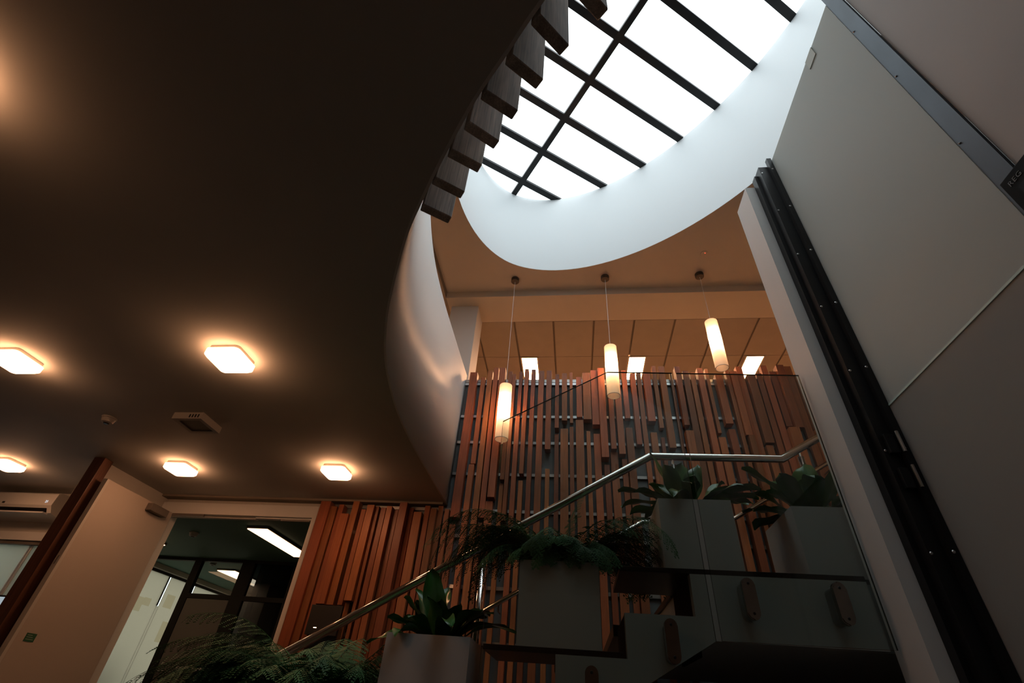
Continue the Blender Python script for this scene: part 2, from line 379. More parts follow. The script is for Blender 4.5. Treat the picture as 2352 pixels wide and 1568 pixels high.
# ------------------------------------------------------------------ timber batten wall
t = thing('batten_wall', 'red-brown timber battens of uneven length on metal rails behind the stair', 'batten wall', (0, YW, 0))
for z in (4.235, 3.821, 3.517, 3.174, 2.814, 2.578, 2.155, 1.75, 1.35, .95, .5):
    if z > 2.84: obj('mounting_rail', box(-1.185, 3.6, YW - .022, YW - .0005, z - .014, z + .014), 'aluminium', t)
    else: obj('mounting_rail', box(-2.43, 3.6, YW - .022, YW - .0005, z - .014, z + .014), 'aluminium', t)
obj('cap_flashing', box(-1.185, 3.6, YW - .012, YW + .1, 4.262, 4.30), 'brushed', t)
SLATS = [
    (-2.396, -2.298, 0, 2.819, 0.115), (-2.295, -2.233, 0, 2.778, 0.09), (-2.219, -2.171, 0, 2.801, 0.09), (-2.168, -2.089, 1.944, 2.707, 0.115),
    (-2.085, -2.023, 1.945, 2.837, 0.09), (-1.985, -1.942, 1.947, 2.761, 0.09), (-1.935, -1.895, 0, 1.978, 0.045), (-1.927, -1.859, 1.98, 2.797, 0.115),
    (-1.856, -1.826, 0, 2.801, 0.065), (-1.796, -1.748, 0, 2.783, 0.09), (-1.731, -1.68, 0, 2.788, 0.115), (-1.676, -1.632, 0, 2.775, 0.065),
    (-1.612, -1.54, 0, 2.831, 0.115), (-1.537, -1.496, 0, 2.806, 0.045), (-1.469, -1.394, 0, 2.751, 0.09), (-1.379, -1.329, 0, 2.821, 0.065),
    (-1.315, -1.259, 0, 2.79, 0.09), (-1.257, -1.212, 0, 2.832, 0.045), (-1.187, -1.143, 0, 2.795, 0.065), (-1.129, -1.073, 0, 2.666, 0.045),
    (-1.125, -1.043, 2.715, 4.339, 0.09), (-1.012, -0.959, 0, 3.243, 0.065), (-1.004, -0.954, 3.26, 4.3, 0.045), (-0.928, -0.873, 0, 4.371, 0.065),
    (-0.861, -0.808, 2.723, 4.411, 0.065), (-0.857, -0.819, 0, 2.677, 0.065), (-0.806, -0.74, 0, 2.882, 0.065), (-0.79, -0.724, 2.901, 4.381, 0.115),
    (-0.693, -0.653, 0, 3.063, 0.045), (-0.688, -0.646, 3.083, 4.345, 0.09), (-0.643, -0.607, 2.696, 4.309, 0.09), (-0.582, -0.536, 0, 3.79, 0.065),
    (-0.571, -0.534, 3.793, 4.356, 0.065), (-0.51, -0.468, 0, 3.088, 0.065), (-0.507, -0.465, 3.143, 4.374, 0.09), (-0.435, -0.39, 0, 4.386, 0.065),
    (-0.354, -0.294, 0, 4.37, 0.065), (-0.265, -0.209, 3.404, 4.352, 0.09), (-0.257, -0.216, 0, 3.222, 0.045), (-0.17, -0.129, 0, 3.589, 0.065),
    (-0.168, -0.127, 3.628, 4.287, 0.115), (-0.11, -0.035, 0, 3.649, 0.065), (-0.097, -0.042, 3.728, 4.318, 0.09), (-0.018, 0.021, 0, 3.683, 0.045),
    (-0.014, 0.018, 3.722, 4.355, 0.045), (0.045, 0.123, 0, 3.753, 0.065), (0.057, 0.116, 3.782, 4.283, 0.065), (0.126, 0.208, 3.745, 4.326, 0.09),
    (0.15, 0.189, 0, 3.627, 0.065), (0.214, 0.286, 3.682, 4.355, 0.09), (0.221, 0.284, 0, 3.6, 0.065), (0.288, 0.357, 3.318, 4.365, 0.115),
    (0.31, 0.359, 0, 3.267, 0.065), (0.377, 0.448, 0, 3.411, 0.045), (0.386, 0.437, 3.418, 4.338, 0.09), (0.459, 0.521, 3.368, 4.367, 0.09),
    (0.481, 0.531, 0, 3.337, 0.045), (0.539, 0.606, 0, 3.656, 0.09), (0.549, 0.601, 3.774, 4.373, 0.065), (0.637, 0.688, 3.472, 4.315, 0.09),
    (0.71, 0.756, 0, 4.35, 0.045), (0.773, 0.844, 3.727, 4.322, 0.09), (0.782, 0.843, 0, 3.62, 0.065), (0.875, 0.909, 0, 3.566, 0.065),
    (0.877, 0.919, 3.667, 4.427, 0.065), (0.943, 1.005, 3.439, 4.405, 0.09), (1.063, 1.089, 0, 4.352, 0.045), (1.112, 1.168, 3.69, 4.404, 0.09),
    (1.113, 1.191, 0, 3.632, 0.09), (1.194, 1.256, 0, 4.361, 0.065), (1.267, 1.315, 0, 4.338, 0.065), (1.341, 1.399, 0, 4.381, 0.09),
    (1.414, 1.478, 0, 3.564, 0.09), (1.429, 1.462, 3.619, 4.391, 0.065), (1.515, 1.586, 3.71, 4.304, 0.09), (1.521, 1.585, 0, 3.649, 0.09),
    (1.633, 1.669, 0, 4.371, 0.065), (1.675, 1.74, 3.588, 4.339, 0.09), (1.696, 1.747, 0, 3.587, 0.09), (1.75, 1.813, 0, 4.414, 0.065),
    (1.833, 1.914, 3.506, 4.292, 0.09), (1.838, 1.9, 0, 3.495, 0.065), (1.936, 1.99, 0, 4.323, 0.065), (2.007, 2.067, 0, 4.427, 0.065),
    (2.071, 2.165, 0, 3.666, 0.115), (2.086, 2.146, 3.707, 4.361, 0.045), (2.151, 2.225, 3.674, 4.415, 0.09), (2.251, 2.318, 0, 4.432, 0.045),
    (2.321, 2.356, 0, 3.666, 0.065), (2.321, 2.345, 3.671, 4.311, 0.065), (2.377, 2.441, 0, 4.374, 0.065), (2.448, 2.522, 0, 4.385, 0.09)]
for x0, x1, z0, z1, d in SLATS:
    dy = random.uniform(-.006, .006)
    obj('batten', box(x0, x1, YW - .022 - d + dy, YW - .0225, z0 + .004, z1, .002), 'batten_wood', t)

# ------------------------------------------------------------------ stair
TR, RI = .2965, .168; XL0 = .516; ZL = 1.846           # tread, riser, landing edge, landing height
YS0, YS1, YB = 2.40, 2.45, 2.87
st = thing('staircase', 'plastered staircase with dark open treads climbing to the landing', 'staircase', (-1.2, YS0, 0))
pts = []; n_st = 11
bot = lambda x: 1.592 - (.583 - x) * RI / TR
pts = [(1.246, 1.592), (1.246, ZL), (XL0, ZL)]
x, z = XL0, ZL
for k in range(1, n_st):
    z = ZL - RI * k; pts.append((x, z)); x = XL0 - TR * k; pts.append((x, z))
pts.append((x, max(0, bot(x)))) if bot(x) < z else None
xf = .583 - 1.592 * TR / RI
pts = [p for p in pts if p[1] >= 0]; pts += [(x, 0), (max(x + .02, xf), 0), (.583, 1.592)]
obj('stringer', prism_xz(new(), pts, YS0, YS1), 'stringer_paint', st)
# landing and sloping soffit
obj('landing', box(XL0 + .004, 2.6, YS1 + .001, YW - .13, 1.592, ZL), 'stringer_paint', st)
obj('landing_floor', box(XL0 - .01, 2.6, YB + .001, YW - .13, ZL + .0005, ZL + .024), 'tread_wood', st)
bm = prism_xz(new(), [(XL0 + .004, bot(XL0 + .004)), (xf, 0.0), (xf - .14, 0.0), (XL0 + .004, bot(XL0 + .004) + .08)], YS1 + .001, YW - .13)
obj('soffit', bm, 'stringer_paint', st)
for k in range(1, n_st):
    zt = ZL - RI * k; x0 = XL0 - TR * k
    obj('tread', box(x0 - .02, x0 + TR, YB + .002, YW - .13, zt - .03, zt + .022, .003), 'tread_wood', st)
    obj('riser', box(x0 + TR + .001, x0 + TR + .014, YS1 + .001, YB, zt - .14, zt + RI - .001), 'black_matt', st)
shelves = [(.21, 1.246, ZL), (-.386, .205, ZL - 2 * RI), (-.98, -.39, ZL - 4 * RI), (-1.573, -.985, ZL - 6 * RI), (-2.166, -1.58, ZL - 8 * RI)]
for x0, x1, z in shelves:
    obj('planter_shelf', box(x0, x1, YS0 + .001, YB, z + .0005, z + .022, .002), 'tread_wood', st)
for k in range(8):                                        # second flight
    x0 = 1.40 + TR * k; z = ZL + RI * (k + 1)
    obj('tread', box(x0, x0 + TR + .02, 2.9, YW - .13, z - .04, z), 'tread_wood', st)
obj('side_beam', prism_xz(new(), [(1.40, ZL + .024), (1.40, ZL + RI - .041), (3.77, ZL + 9 * RI - .041), (3.77, ZL + 8 * RI - .2), (1.62, ZL + .024)], 2.9, 2.95), 'stringer_paint', st)

# glass balustrade with stainless clamps
gb = thing('glass_balustrade', 'clear glass balustrade panels clamped to the stair side with stainless plates', 'balustrade', (.4, 2.33, 1.2))
zz = CAM_Z
obj('glass_panel', prism_xz(new(), [(-.385, zz - .238), (.566, zz + .300), (.566, zz + 1.603), (.21, zz + 1.612), (-.372, zz + 1.286)], 2.325, 2.337), 'glass_clear', gb)
obj('glass_panel', prism_xz(new(), [(.589, zz + .304), (1.236, zz + .308), (1.236, zz + 1.585), (.589, zz + 1.602)], 2.325, 2.337), 'glass_clear', gb)
for g in gb.children:
    g.data.materials.append(M['glass_edge'])
    for f in g.data.polygons: f.material_index = 0 if abs(f.normal.y) > .5 else 1
for x, z in ((.727, .46), (1.083, .459), (.392, .292), (.068, .112), (-.25, -.06)):
    bm = new(); pr = rounded(.052, .158, .0259, 8)
    prism_xz(bm, [(x + a, zz + z + b) for a, b in pr], 2.30, 2.325)
    bmesh.ops.bevel(bm, geom=[e for e in bm.edges if abs(e.verts[0].co.y - 2.30) < 1e-5 and abs(e.verts[1].co.y - 2.30) < 1e-5], offset=.004, segments=2, affect='EDGES')
    c = obj('clamp_plate', bm, 'clamp_metal', gb)
    obj('standoff', prism_xz(new(), [(x + a * .8, zz + z + b * .9) for a, b in pr], 2.337, 2.40), 'brushed', gb)
    for s in (-1, 1):
        bm = new(); lathe(bm, [(.006, 0), (.0045, .002)], (0, 0, 0), 10); bmesh.ops.rotate(bm, cent=(0, 0, 0), matrix=Matrix.Rotation(math.pi / 2, 3, 'X'), verts=bm.verts)
        bmesh.ops.translate(bm, vec=(x, 2.30, zz + z + s * .056), verts=bm.verts); obj('screw', bm, 'black_steel', c)

# handrails
hr = thing('handrail', 'polished stainless steel handrail behind the planters with bent corners', 'handrail', (.5, 3.05, ZL))
zl = 2.712; y = 3.05; sl = RI / TR
def zr(x): return zl - (.52 - x) * .575
P = [(-2.4, y, zr(-2.4)), (.515, y, zl), (1.335, y, zl - .004), (1.95, y, zl - .004 + .615 * .585)]
obj('rail', tube(new(), P, .0245, 20), 'stainless', hr, smooth=True)
for x, zb in ((-.535, ZL - 4 * RI + .022), (.655, ZL + .024), (1.455, ZL + RI), (-1.75, ZL - 8 * RI + .022)):
    ztop = zr(x) if x < .515 else (zl if x < 1.335 else zl + (x - 1.335) * .585)
    px = obj('post', tube(new(), [(x, y, zb), (x, y, ztop - .06)], .020, 16), 'stainless', hr, smooth=True)
    obj('saddle_pin', tube(new(), [(x, y, ztop - .062), (x, y, ztop - .018)], .008, 8), 'stainless', px)
    obj('base_plate', lathe(new(), [(.04, 0), (.04, .006)], (x, y, zb), 20), 'stainless', px)
h2 = thing('handrail', 'slim stainless wall handrail fixed in front of the timber battens', 'handrail', (.5, 4.33, ZL))
yf = 4.325
def zf(x): return 2.70 - (.60 - x) * .568
P = [(-2.4, yf, zf(-2.4)), (.60, yf, 2.70), (1.30, yf, 2.715), (2.6, yf, 2.715 + 1.30 * .575)]
obj('rail', tube(new(), P, .020, 16), 'stainless', h2, smooth=True)
for x in (-1.85, -.60, .55, 1.25, 2.28):
    ztop = zf(x) if x < .6 else (2.70 if x < 1.3 else 2.715 + (x - 1.3) * .575)
    obj('bracket', tube(new(), [(x, yf, ztop - .018), (x, yf + .01, ztop - .06), (x, YW - .07, ztop - .06)], .007, 8), 'stainless', h2)

# ------------------------------------------------------------------ planters and plants
def planter(x0, zb, h, label, w=.365, y0=2.42, d=.40):
    t = thing('planter', label, 'planter', (x0 + w / 2, y0 + d / 2, zb), 'square white planters on the stair')
    th = .012; bm = new()
    a = [[bm.verts.new((x, y, z)) for x, y in ((x0, y0), (x0 + w, y0), (x0 + w, y0 + d), (x0, y0 + d))] for z in (zb, zb + h)]
    b = [[bm.verts.new((x, y, z)) for x, y in ((x0 + th, y0 + th), (x0 + w - th, y0 + th), (x0 + w - th, y0 + d - th), (x0 + th, y0 + d - th))] for z in (zb + h, zb + h - .06)]
    bm.faces.new(a[0][::-1])
    for A, B in ((a[0], a[1]), (a[1], b[0]), (b[0], b[1])):
        for j in range(4): bm.faces.new((A[j], A[(j + 1) % 4], B[(j + 1) % 4], B[j]))
    bm.faces.new(b[1])
    obj('pot', bm, 'planter_white', t)
    obj('soil', box(x0 + th + .001, x0 + w - th - .001, y0 + th + .001, y0 + d - th - .001, zb + h - .059, zb + h - .03), 'soil', t)
    return (x0 + w / 2, y0 + d / 2, zb + h - .03)
zp = [s[2] + .0225 for s in shelves]
p1 = planter(-.825, zp[2], .357, 'white planter lowest in view, lit warm, beside the steel post', w=.377)
p2 = planter(-.247, zp[1], .348, 'white planter on the middle shelf with an overhanging feathery fern')
p3 = planter(.421, zp[0], .325, 'white planter behind the seam between the glass panels', w=.345)
p4 = planter(1.053, zp[0], .318, 'white planter partly hidden by the white wall end', w=.35, y0=2.455)
p0 = planter(-1.42, zp[3], .345, 'white planter buried under the large drooping fern')

def frond(az, L, e0, droop, pl=.07, seed=0, wob=0.0, big=1.0):
    rnd = random.Random(seed); bm = new(); n = 16; pts = []; p = Vector((0, 0, 0)); e = e0; h = az
    for i in range(n + 1):
        pts.append(p.copy()); d = Vector((math.cos(h) * math.cos(e), math.sin(h) * math.cos(e), math.sin(e)))
        p = p + d * (L / n); e -= droop / n * (1.0 + .5 * i / n); h += wob / n; e = max(e, -1.45)
    tube(bm, pts, [.0022 * (1 - .7 * i / n) for i in range(n + 1)], 3, cap=False)
    def leaflet(b, d, up, l, w):
        s = d.cross(up)
        if s.length < 1e-4: return
        s.normalize(); q = [b, b + d * l * .45 + s * w, b + d * l, b + d * l * .45 - s * w]
        bm.faces.new([bm.verts.new(v) for v in q])
    m = 26
    for i in range(4, m):
        t = i / m; f = t * n; k = min(int(f), n - 1); b = pts[k].lerp(pts[k + 1], f - k); d = (pts[k + 1] - pts[k]).normalized()
        side = d.cross(Vector((0, 0, 1)))
        if side.length < .05: side = Vector((-math.sin(az), math.cos(az), 0))
        side.normalize(); up = side.cross(d).normalized()
        ln = pl * (math.sin(math.pi * (.12 + .83 * t)) ** .8) * rnd.uniform(.8, 1.15)
        for s in (-1, 1):
            pd = (side * s * .85 + d * .5 + Vector((0, 0, -.35)) + up * rnd.uniform(-.15, .15)).normalized()
            q = max(4, int(ln / .0085)); pb = b
            for j in range(q):
                tt = (j + .6) / q; pb = b + pd * ln * tt + Vector((0, 0, -.012 * tt * tt))
                l2 = .018 * (1 - .55 * tt) * rnd.uniform(.8, 1.2)
                s2 = pd.cross(up).normalized()
                for r in (-1, 1): leaflet(pb, (pd * .7 + s2 * r * .75).normalized(), up, l2 * big, .0030 * big)
            leaflet(pb, pd, up, .014, .0022)
    me = bpy.data.meshes.new('frond'); bm.to_mesh(me); bm.free(); me.materials.append(M['fern_green']); return me
def behind_glass(me, x0, y0):                 # foliage curls back before the glass and before the next planter
    room = y0 - 2.352
    for v in me.vertices:
        if x0 > -.6 and v.co.y < 0: v.co.y = -room * math.tanh(-v.co.y / room)
        if x0 < -1.0 and v.co.x > 0: q = -.80 - x0; v.co.x = q * math.tanh(v.co.x / q)
def fern(pos, label, specs, spread=.12, big=1.0):
    t = thing('asparagus_fern', label, 'fern', pos, 'feathery ferns in the stair planters')
    for i, (az, L, e0, dr, pl) in enumerate(specs):
        me = frond(math.radians(az), L, math.radians(e0), math.radians(dr), pl, seed=i * 7 + int(pos[0] * 100), wob=random.uniform(-.5, .5), big=big)
        o = bpy.data.objects.new('frond', me); COL.objects.link(o); o.parent = t
        rr = random.uniform(.0, spread); a = math.radians(az + random.uniform(-40, 40)); o.location = (rr * math.cos(a), rr * math.sin(a), -.012); behind_glass(me, pos[0] + o.location.x, pos[1] + o.location.y)
    return t
R_ = random.Random(3)
sp = []
for i in range(24): sp.append((R_.uniform(145, 214), R_.uniform(.46, .80), R_.uniform(55, 80), R_.uniform(100, 135), .09))
for i in range(24): sp.append((R_.uniform(-34, 40), R_.uniform(.46, .78), R_.uniform(55, 80), R_.uniform(98, 132), .09))
for i in range(18): sp.append((R_.uniform(225, 315), R_.uniform(.28, .44), R_.uniform(68, 86), R_.uniform(105, 135), .08))
for i in range(14): sp.append((R_.uniform(60, 130), R_.uniform(.32, .46), R_.uniform(64, 86), R_.uniform(65, 95), .08))
sp += [(168, .62, 82, 76, .065), (40, .56, 88, 26, .06), (5, .78, 62, 92, .10), (183, .78, 60, 98, .10), (264, .62, 84, 160, .065), (186, .78, 64, 125, .09), (352, .66, 62, 128, .09)]
fern(p2, 'feathery green fern spilling over the middle planter across the handrail', sp, .12, 1.15)
sp = []
for i in range(30): sp.append((R_.uniform(150, 228), R_.uniform(.52, .84), R_.uniform(55, 82), R_.uniform(76, 110), .13))
for i in range(22): sp.append((R_.uniform(-40, 30), R_.uniform(.40, .64), R_.uniform(56, 82), R_.uniform(74, 108), .12))
for i in range(30): sp.append((R_.uniform(215, 325), R_.uniform(.42, .60), R_.uniform(64, 86), R_.uniform(85, 122), .12))
for i in range(22): sp.append((R_.uniform(60, 130), R_.uniform(.50, .68), R_.uniform(66, 86), R_.uniform(60, 90), .12))
sp += [(12, .80, 68, 56, .11), (20, .74, 70, 60, .11), (172, .90, 66, 82, .14), (182, .92, 62, 80, .14), (196, .86, 56, 82, .14)]
fern((p0[0] + .05, p0[1] - .02, p0[2]), 'large bushy feathery fern drooping in front of the doorway', sp, .14, 1.2)

def leaf_mesh(L, W, e0, droop, wave, seed):
    rnd = random.Random(seed); bm = new(); n = 12; m = 6; p = Vector((0, 0, 0)); e = e0; rows = []; ph = rnd.uniform(0, 6)
    for i in range(n + 1):
        t = i / n; w = W * (min(1, .16 + 1.5 * t) if t < .6 else math.cos((t - .6) / .4 * math.pi / 2) ** .5) * .5
        d = Vector((math.cos(e), 0, math.sin(e))); nr = Vector((-math.sin(e), 0, math.cos(e))); row = []
        for j in range(m + 1):
            s = j / m * 2 - 1
            row.append(bm.verts.new(p + Vector((0, s * max(w, .001), 0)) + nr * (abs(s) * w * .35 + wave * s * s * math.sin(ph + t * 11 + (1.3 if s > 0 else 0)))))
        rows.append(row); p = p + d * (L / n); e -= droop / n * (.5 + t)
    for a, b in zip(rows, rows[1:]):
        for j in range(m): bm.faces.new((a[j], a[j + 1], b[j + 1], b[j]))
    me = bpy.data.meshes.new('leaf'); bm.to_mesh(me); bm.free(); me.materials.append(M['leaf_green'])
    me.polygons.foreach_set('use_smooth', [True] * len(me.polygons)); return me
def leafy(pos, label, specs):
    t = thing('broadleaf_plant', label, 'plant', pos, 'glossy broad-leaved plants in the stair planters')
    for i, (az, L, W, e0, dr, r) in enumerate(specs):
        o = bpy.data.objects.new('leaf', leaf_mesh(L * 1.38, W * 1.35, math.radians(min(e0 + 8, 88)), math.radians(dr), W * .2, i + int(pos[0] * 50)))
        COL.objects.link(o); o.parent = t; a = math.radians(az); o.location = (r * math.cos(a), r * math.sin(a), -.004)
        o.data.transform(Matrix.Rotation(a, 4, 'Z') @ Matrix.Rotation(random.uniform(-.3, .3), 4, 'X')); behind_glass(o.data, pos[0] + o.location.x, pos[1] + o.location.y)
def ring(seed, n, Lr, Wr, er, dr):
    q = random.Random(seed); return [(360 * i / n + q.uniform(-18, 18), q.uniform(*Lr), q.uniform(*Wr), q.uniform(*er), q.uniform(*dr), q.uniform(.01, .06)) for i in range(n)]
leafy(p3, 'glossy broad-leaved plant in the planter behind the glass seam', ring(1, 9, (.20, .27), (.055, .075), (25, 55), (50, 95)) + ring(2, 6, (.16, .22), (.06, .08), (55, 75), (20, 50)) +
      [(140, .30, .06, 74, 22, .03), (100, .24, .10, 84, 10, .01), (60, .24, .075, 80, 14, .03), (178, .26, .075, 40, 70, .03), (-12, .30, .075, 42, 75, .03), (8, .28, .065, 36, 70, .03), (195, .24, .06, 22, 75, .04), (-30, .2, .06, 20, 60, .05)])
leafy(p4, 'glossy broad-leaved plant at the foot of the white wall end', ring(5, 8, (.18, .26), (.065, .085), (25, 55), (45, 85)) + ring(6, 7, (.15, .22), (.07, .09), (55, 78), (20, 50)) +
      [(170, .30, .085, 58, 45, .03), (150, .24, .08, 48, 40, .03), (60, .26, .10, 82, 10, .01), (110, .28, .09, 78, 20, .02), (185, .24, .07, 22, 60, .04), (200, .22, .065, 12, 40, .05), (20, .24, .07, 45, 60, .03)])
leafy(p1, 'glossy dark broad-leaved plant in the lowest planter beside the steel post', ring(9, 11, (.18, .26), (.05, .065), (20, 50), (50, 100)) + ring(10, 8, (.15, .20), (.055, .07), (50, 75), (30, 60)) +
      [(120, .26, .085, 80, 15, .02), (70, .25, .06, 72, 40, .03), (150, .22, .055, 66, 40, .03), (10, .24, .05, 40, 80, .04), (-5, .26, .04, 30, 70, .05), (200, .2, .06, 15, 70, .06), (40, .22, .06, 60, 80, .03)])

# ------------------------------------------------------------------ pendant lamps
def pendant(x, y, zt, zb, label):
    t = thing('pendant_lamp', label, 'pendant lamp', (x, y, zb), 'white cylinder pendant lamps over the stair')
    r = .066
    obj('canopy', lathe(new(), [(.046, -.05), (.050, -.046), (.050, 0)], (x, y, ZU), 24), 'canopy_metal', t, smooth=False)
    obj('cord', tube(new(), [(x, y, zt - .05), (x, y, ZU - .05)], .0028, 6), 'plastic_white', t)
    bm = new(); lathe(bm, [(r, zb - zb), (r, zt - zb)], (x, y, zb), 40, False, False)
    obj('shade', bm, 'shade_fabric', t, smooth=True)
    obj('rim', ribbon_ring(x, y, zb, r, .003), 'plastic_white', t)
    obj('shade_top', lathe(new(), [(r - .002, -.004), (r - .002, 0)], (x, y, zt), 32), 'plastic_white', t)
    obj('bulb', lathe(new(), [(.008, .10), (.018, .08), (.026, .045), (.022, .015), (.008, 0)], (x, y, zt - .30), 16), 'bulb_warm', t, smooth=True)
    obj('lamp_holder', lathe(new(), [(.014, 0), (.014, .15), (.004, .2)], (x, y, zt - .20), 12), 'plastic_white', t)
def ribbon_ring(x, y, z, r, h):
    bm = new(); lathe(bm, [(r + .0008, -.001), (r + .0008, h), (r - .0048, h), (r - .0048, -.001), (r + .0008, -.001)], (x, y, z), 40, False, False); return bm
pendant(-.680, 4.245, 4.045, 3.425, 'lowest pendant lamp, left of the three white cylinders')
pendant(.430, 4.245, 4.545, 3.925, 'middle pendant lamp of the three white cylinders, behind the glass corner')
pendant(1.545, 4.245, 4.885, 4.262, 'highest pendant lamp, nearest the white wall end')

# ------------------------------------------------------------------ square ceiling lamps on the lower ceiling
def ceiling_lamp(x, y, label, group='square lamps on the dark ceiling'):
    t = thing('ceiling_lamp', label, 'ceiling lamp', (x, y, ZC), group)
    b = new(); pr = rounded(.188, .188, .025)
    prism_xy(b, [(x + a, y + c) for a, c in pr], ZC - .024, ZC - .0005); obj('base', b, 'plastic_grey', t)
    b = new(); R0 = rounded(.206, .206, .03); R1 = rounded(.206, .206, .03); R2 = rounded(.182, .182, .025)
    rings = [[b.verts.new((x + a, y + c, z)) for a, c in r] for r, z in ((R0, ZC - .0245), (R1, ZC - .056), (R2, ZC - .068))]
    for A, B in zip(rings, rings[1:]):
        for j in range(len(A)): b.faces.new((A[j], A[(j + 1) % len(A)], B[(j + 1) % len(A)], B[j]))
    b.faces.new(rings[-1]); b.faces.new(rings[0][::-1])
    obj('diffuser', b, 'lamp_warm', t)
ceiling_lamp(-1.97, 2.09, 'largest lit square ceiling lamp, alone in the middle of the dark ceiling')
ceiling_lamp(-1.97, 3.70, 'lit square ceiling lamp above the left end of the battens')
ceiling_lamp(-3.41, 3.70, 'lit square ceiling lamp in front of the door closer corner')
ceiling_lamp(-3.41, 2.09, 'lit square ceiling lamp cut by the left edge, above the detectors')
ceiling_lamp(-5.17, 3.70, 'lit square ceiling lamp above the air conditioner')
ceiling_lamp(-2.04, .43, 'lamp just outside the upper left edge, seen by its glow on the ceiling')

# vent box and smoke detector on the ceiling
t = thing('ceiling_speaker', 'pale square box with open grille on the dark ceiling', 'ceiling box', (-2.72, 2.87, ZC))
bm = new(); 
for a in ((-2.83, -2.60, 2.77, 2.80), (-2.83, -2.60, 2.965, 2.995), (-2.83, -2.80, 2.80, 2.965), (-2.63, -2.60, 2.80, 2.965)): bx(bm, a[0], a[1], a[2], a[3], ZC - .05, ZC - .0005)
obj('housing', bm, 'plastic_grey', t); obj('grille', box(-2.80, -2.63, 2.80, 2.965, ZC - .042, ZC - .036), 'closer_grey', t)
for k in range(4): obj('slot', box(-2.70 + k * .022, -2.692 + k * .022, 2.768, 2.7705, ZC - .04, ZC - .015), 'black_matt', t)
def detector(x, y, z, label, m='plastic_grey', led=False, r=.05):
    t = thing('smoke_detector', label, 'smoke detector', (x, y, z))
    obj('base', lathe(new(), [(r, -.012), (r, -.0005)], (x, y, z), 28), m, t)
    obj('head', lathe(new(), [(r * .45, -.045), (r * .75, -.04), (r * .92, -.0125)], (x, y, z), 28), m, t)
    obj('sensor', lathe(new(), [(r * .3, -.052), (r * .42, -.0455)], (x, y, z), 20), 'red_led' if led else 'plastic_dark', t)
detector(-3.43, 2.86, ZC, 'round smoke detector beside the pale box on the dark ceiling')
t = thing('sensor_disc', 'flat round sensor with a red light on the upper ceiling', 'sensor', (1.537, 3.917, ZU))
obj('plate', lathe(new(), [(.038, -.006), (.042, -.0005)], (1.537, 3.917, ZU), 28), 'upper_paint', t)
obj('light', lathe(new(), [(.004, -.010), (.006, -.0062)], (1.545, 3.905, ZU), 10), 'red_led', t)

# panel lights on the upper tiled ceiling
for x, lb in ((-.61, 'lit panel light above the left battens, behind the first pendant'), (.96, 'lit panel light beside the middle pendant above the battens'), (2.585, 'lit panel light at the right, near the white wall end')):
    t = thing('panel_light', lb, 'panel light', (x, 6.3, ZG), 'panel lights on the upper ceiling')
    w = .113; y0, y1 = 5.765, 6.95
    bm = new()
    for a in ((x - w - .02, x - w, y0 - .01, y1 + .02), (x + w, x + w + .02, y0 - .01, y1 + .02), (x - w, x + w, y0 - .01, y0), (x - w, x + w, y1, y1 + .02)): bx(bm, a[0], a[1], a[2], a[3], ZG - .014, ZG - .0005)
    obj('frame', bm, 'upper_paint', t); obj('diffuser', box(x - w + .001, x + w - .001, y0 + .001, y1 - .001, ZG - .010, ZG - .001), 'panel_warm', t)

for x, y0, zc, lb in ((-.61, 7.66, ZG, 'added unseen panel light behind the left battens, warming the upper ceiling'), (.96, 7.66, ZG, 'added unseen panel light behind the middle battens, warming the upper ceiling'), (2.585, 7.66, ZG, 'added unseen panel light behind the right battens, warming the upper ceiling'),
                  (-2.9, 1.8, ZG + .03, 'added unseen panel light above the parapet walkway, warming the upper ceiling'), (-2.9, 4.3, ZG + .03, 'added unseen panel light left of the white column, warming the upper ceiling')):  # extra panel lights out of view, added to warm the upper ceiling
    t = thing('panel_light', lb, 'panel light', (x, y0, zc), 'panel lights on the upper ceiling'); w = .113; y1 = y0 + 1.185
    bm = new()
    for a in ((x - w - .02, x - w, y0 - .02, y1 + .02), (x + w, x + w + .02, y0 - .02, y1 + .02), (x - w, x + w, y0 - .02, y0), (x - w, x + w, y1, y1 + .02)): bx(bm, a[0], a[1], a[2], a[3], zc - .014, zc - .0005)
    obj('frame', bm, 'upper_paint', t); obj('diffuser', box(x - w + .001, x + w - .001, y0 + .001, y1 - .001, zc - .010, zc - .001), 'panel_warm', t)

# ------------------------------------------------------------------ white wall end, steel post and frosted glass enclosure
struct('wall_lift', box(1.25, XR, 2.17, 2.38, 0, 4.37), 'white_paint')
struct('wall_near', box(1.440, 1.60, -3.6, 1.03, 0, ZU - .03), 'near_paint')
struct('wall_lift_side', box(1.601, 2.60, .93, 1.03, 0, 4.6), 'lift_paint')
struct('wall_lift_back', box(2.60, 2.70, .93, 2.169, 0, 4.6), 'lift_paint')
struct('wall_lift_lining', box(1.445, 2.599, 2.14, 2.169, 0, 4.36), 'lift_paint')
t = thing('glass_enclosure', 'tall frosted glass enclosure with black steel post at the right', 'glass enclosure', (1.43, 1.6, 0))
p = obj('steel_post', box(1.335, 1.425, 2.075, 2.168, 0, 4.47), 'black_steel', t)
obj('flange', box(1.312, 1.335, 2.12, 2.168, 0, 4.43), 'black_steel', t)
obj('fixing_channel', box(1.395, 1.4245, 2.045, 2.0745, 0, 4.53), 'black_steel', t)
for k in range(9):
    z = 4.40 - k * .42
    for dy, xx in ((2.10, 1.345), (2.05, 1.405)):
        bm = new(); lathe(bm, [(.0065, 0), (.004, .003)], (0, 0, 0), 10); bmesh.ops.rotate(bm, cent=(0, 0, 0), matrix=Matrix.Rotation(math.pi / 2, 3, 'X'), verts=bm.verts)
        bmesh.ops.translate(bm, vec=(xx, 2.0748 if xx < 1.39 else 2.0448, z), verts=bm.verts); obj('bolt', bm, 'aluminium', p)
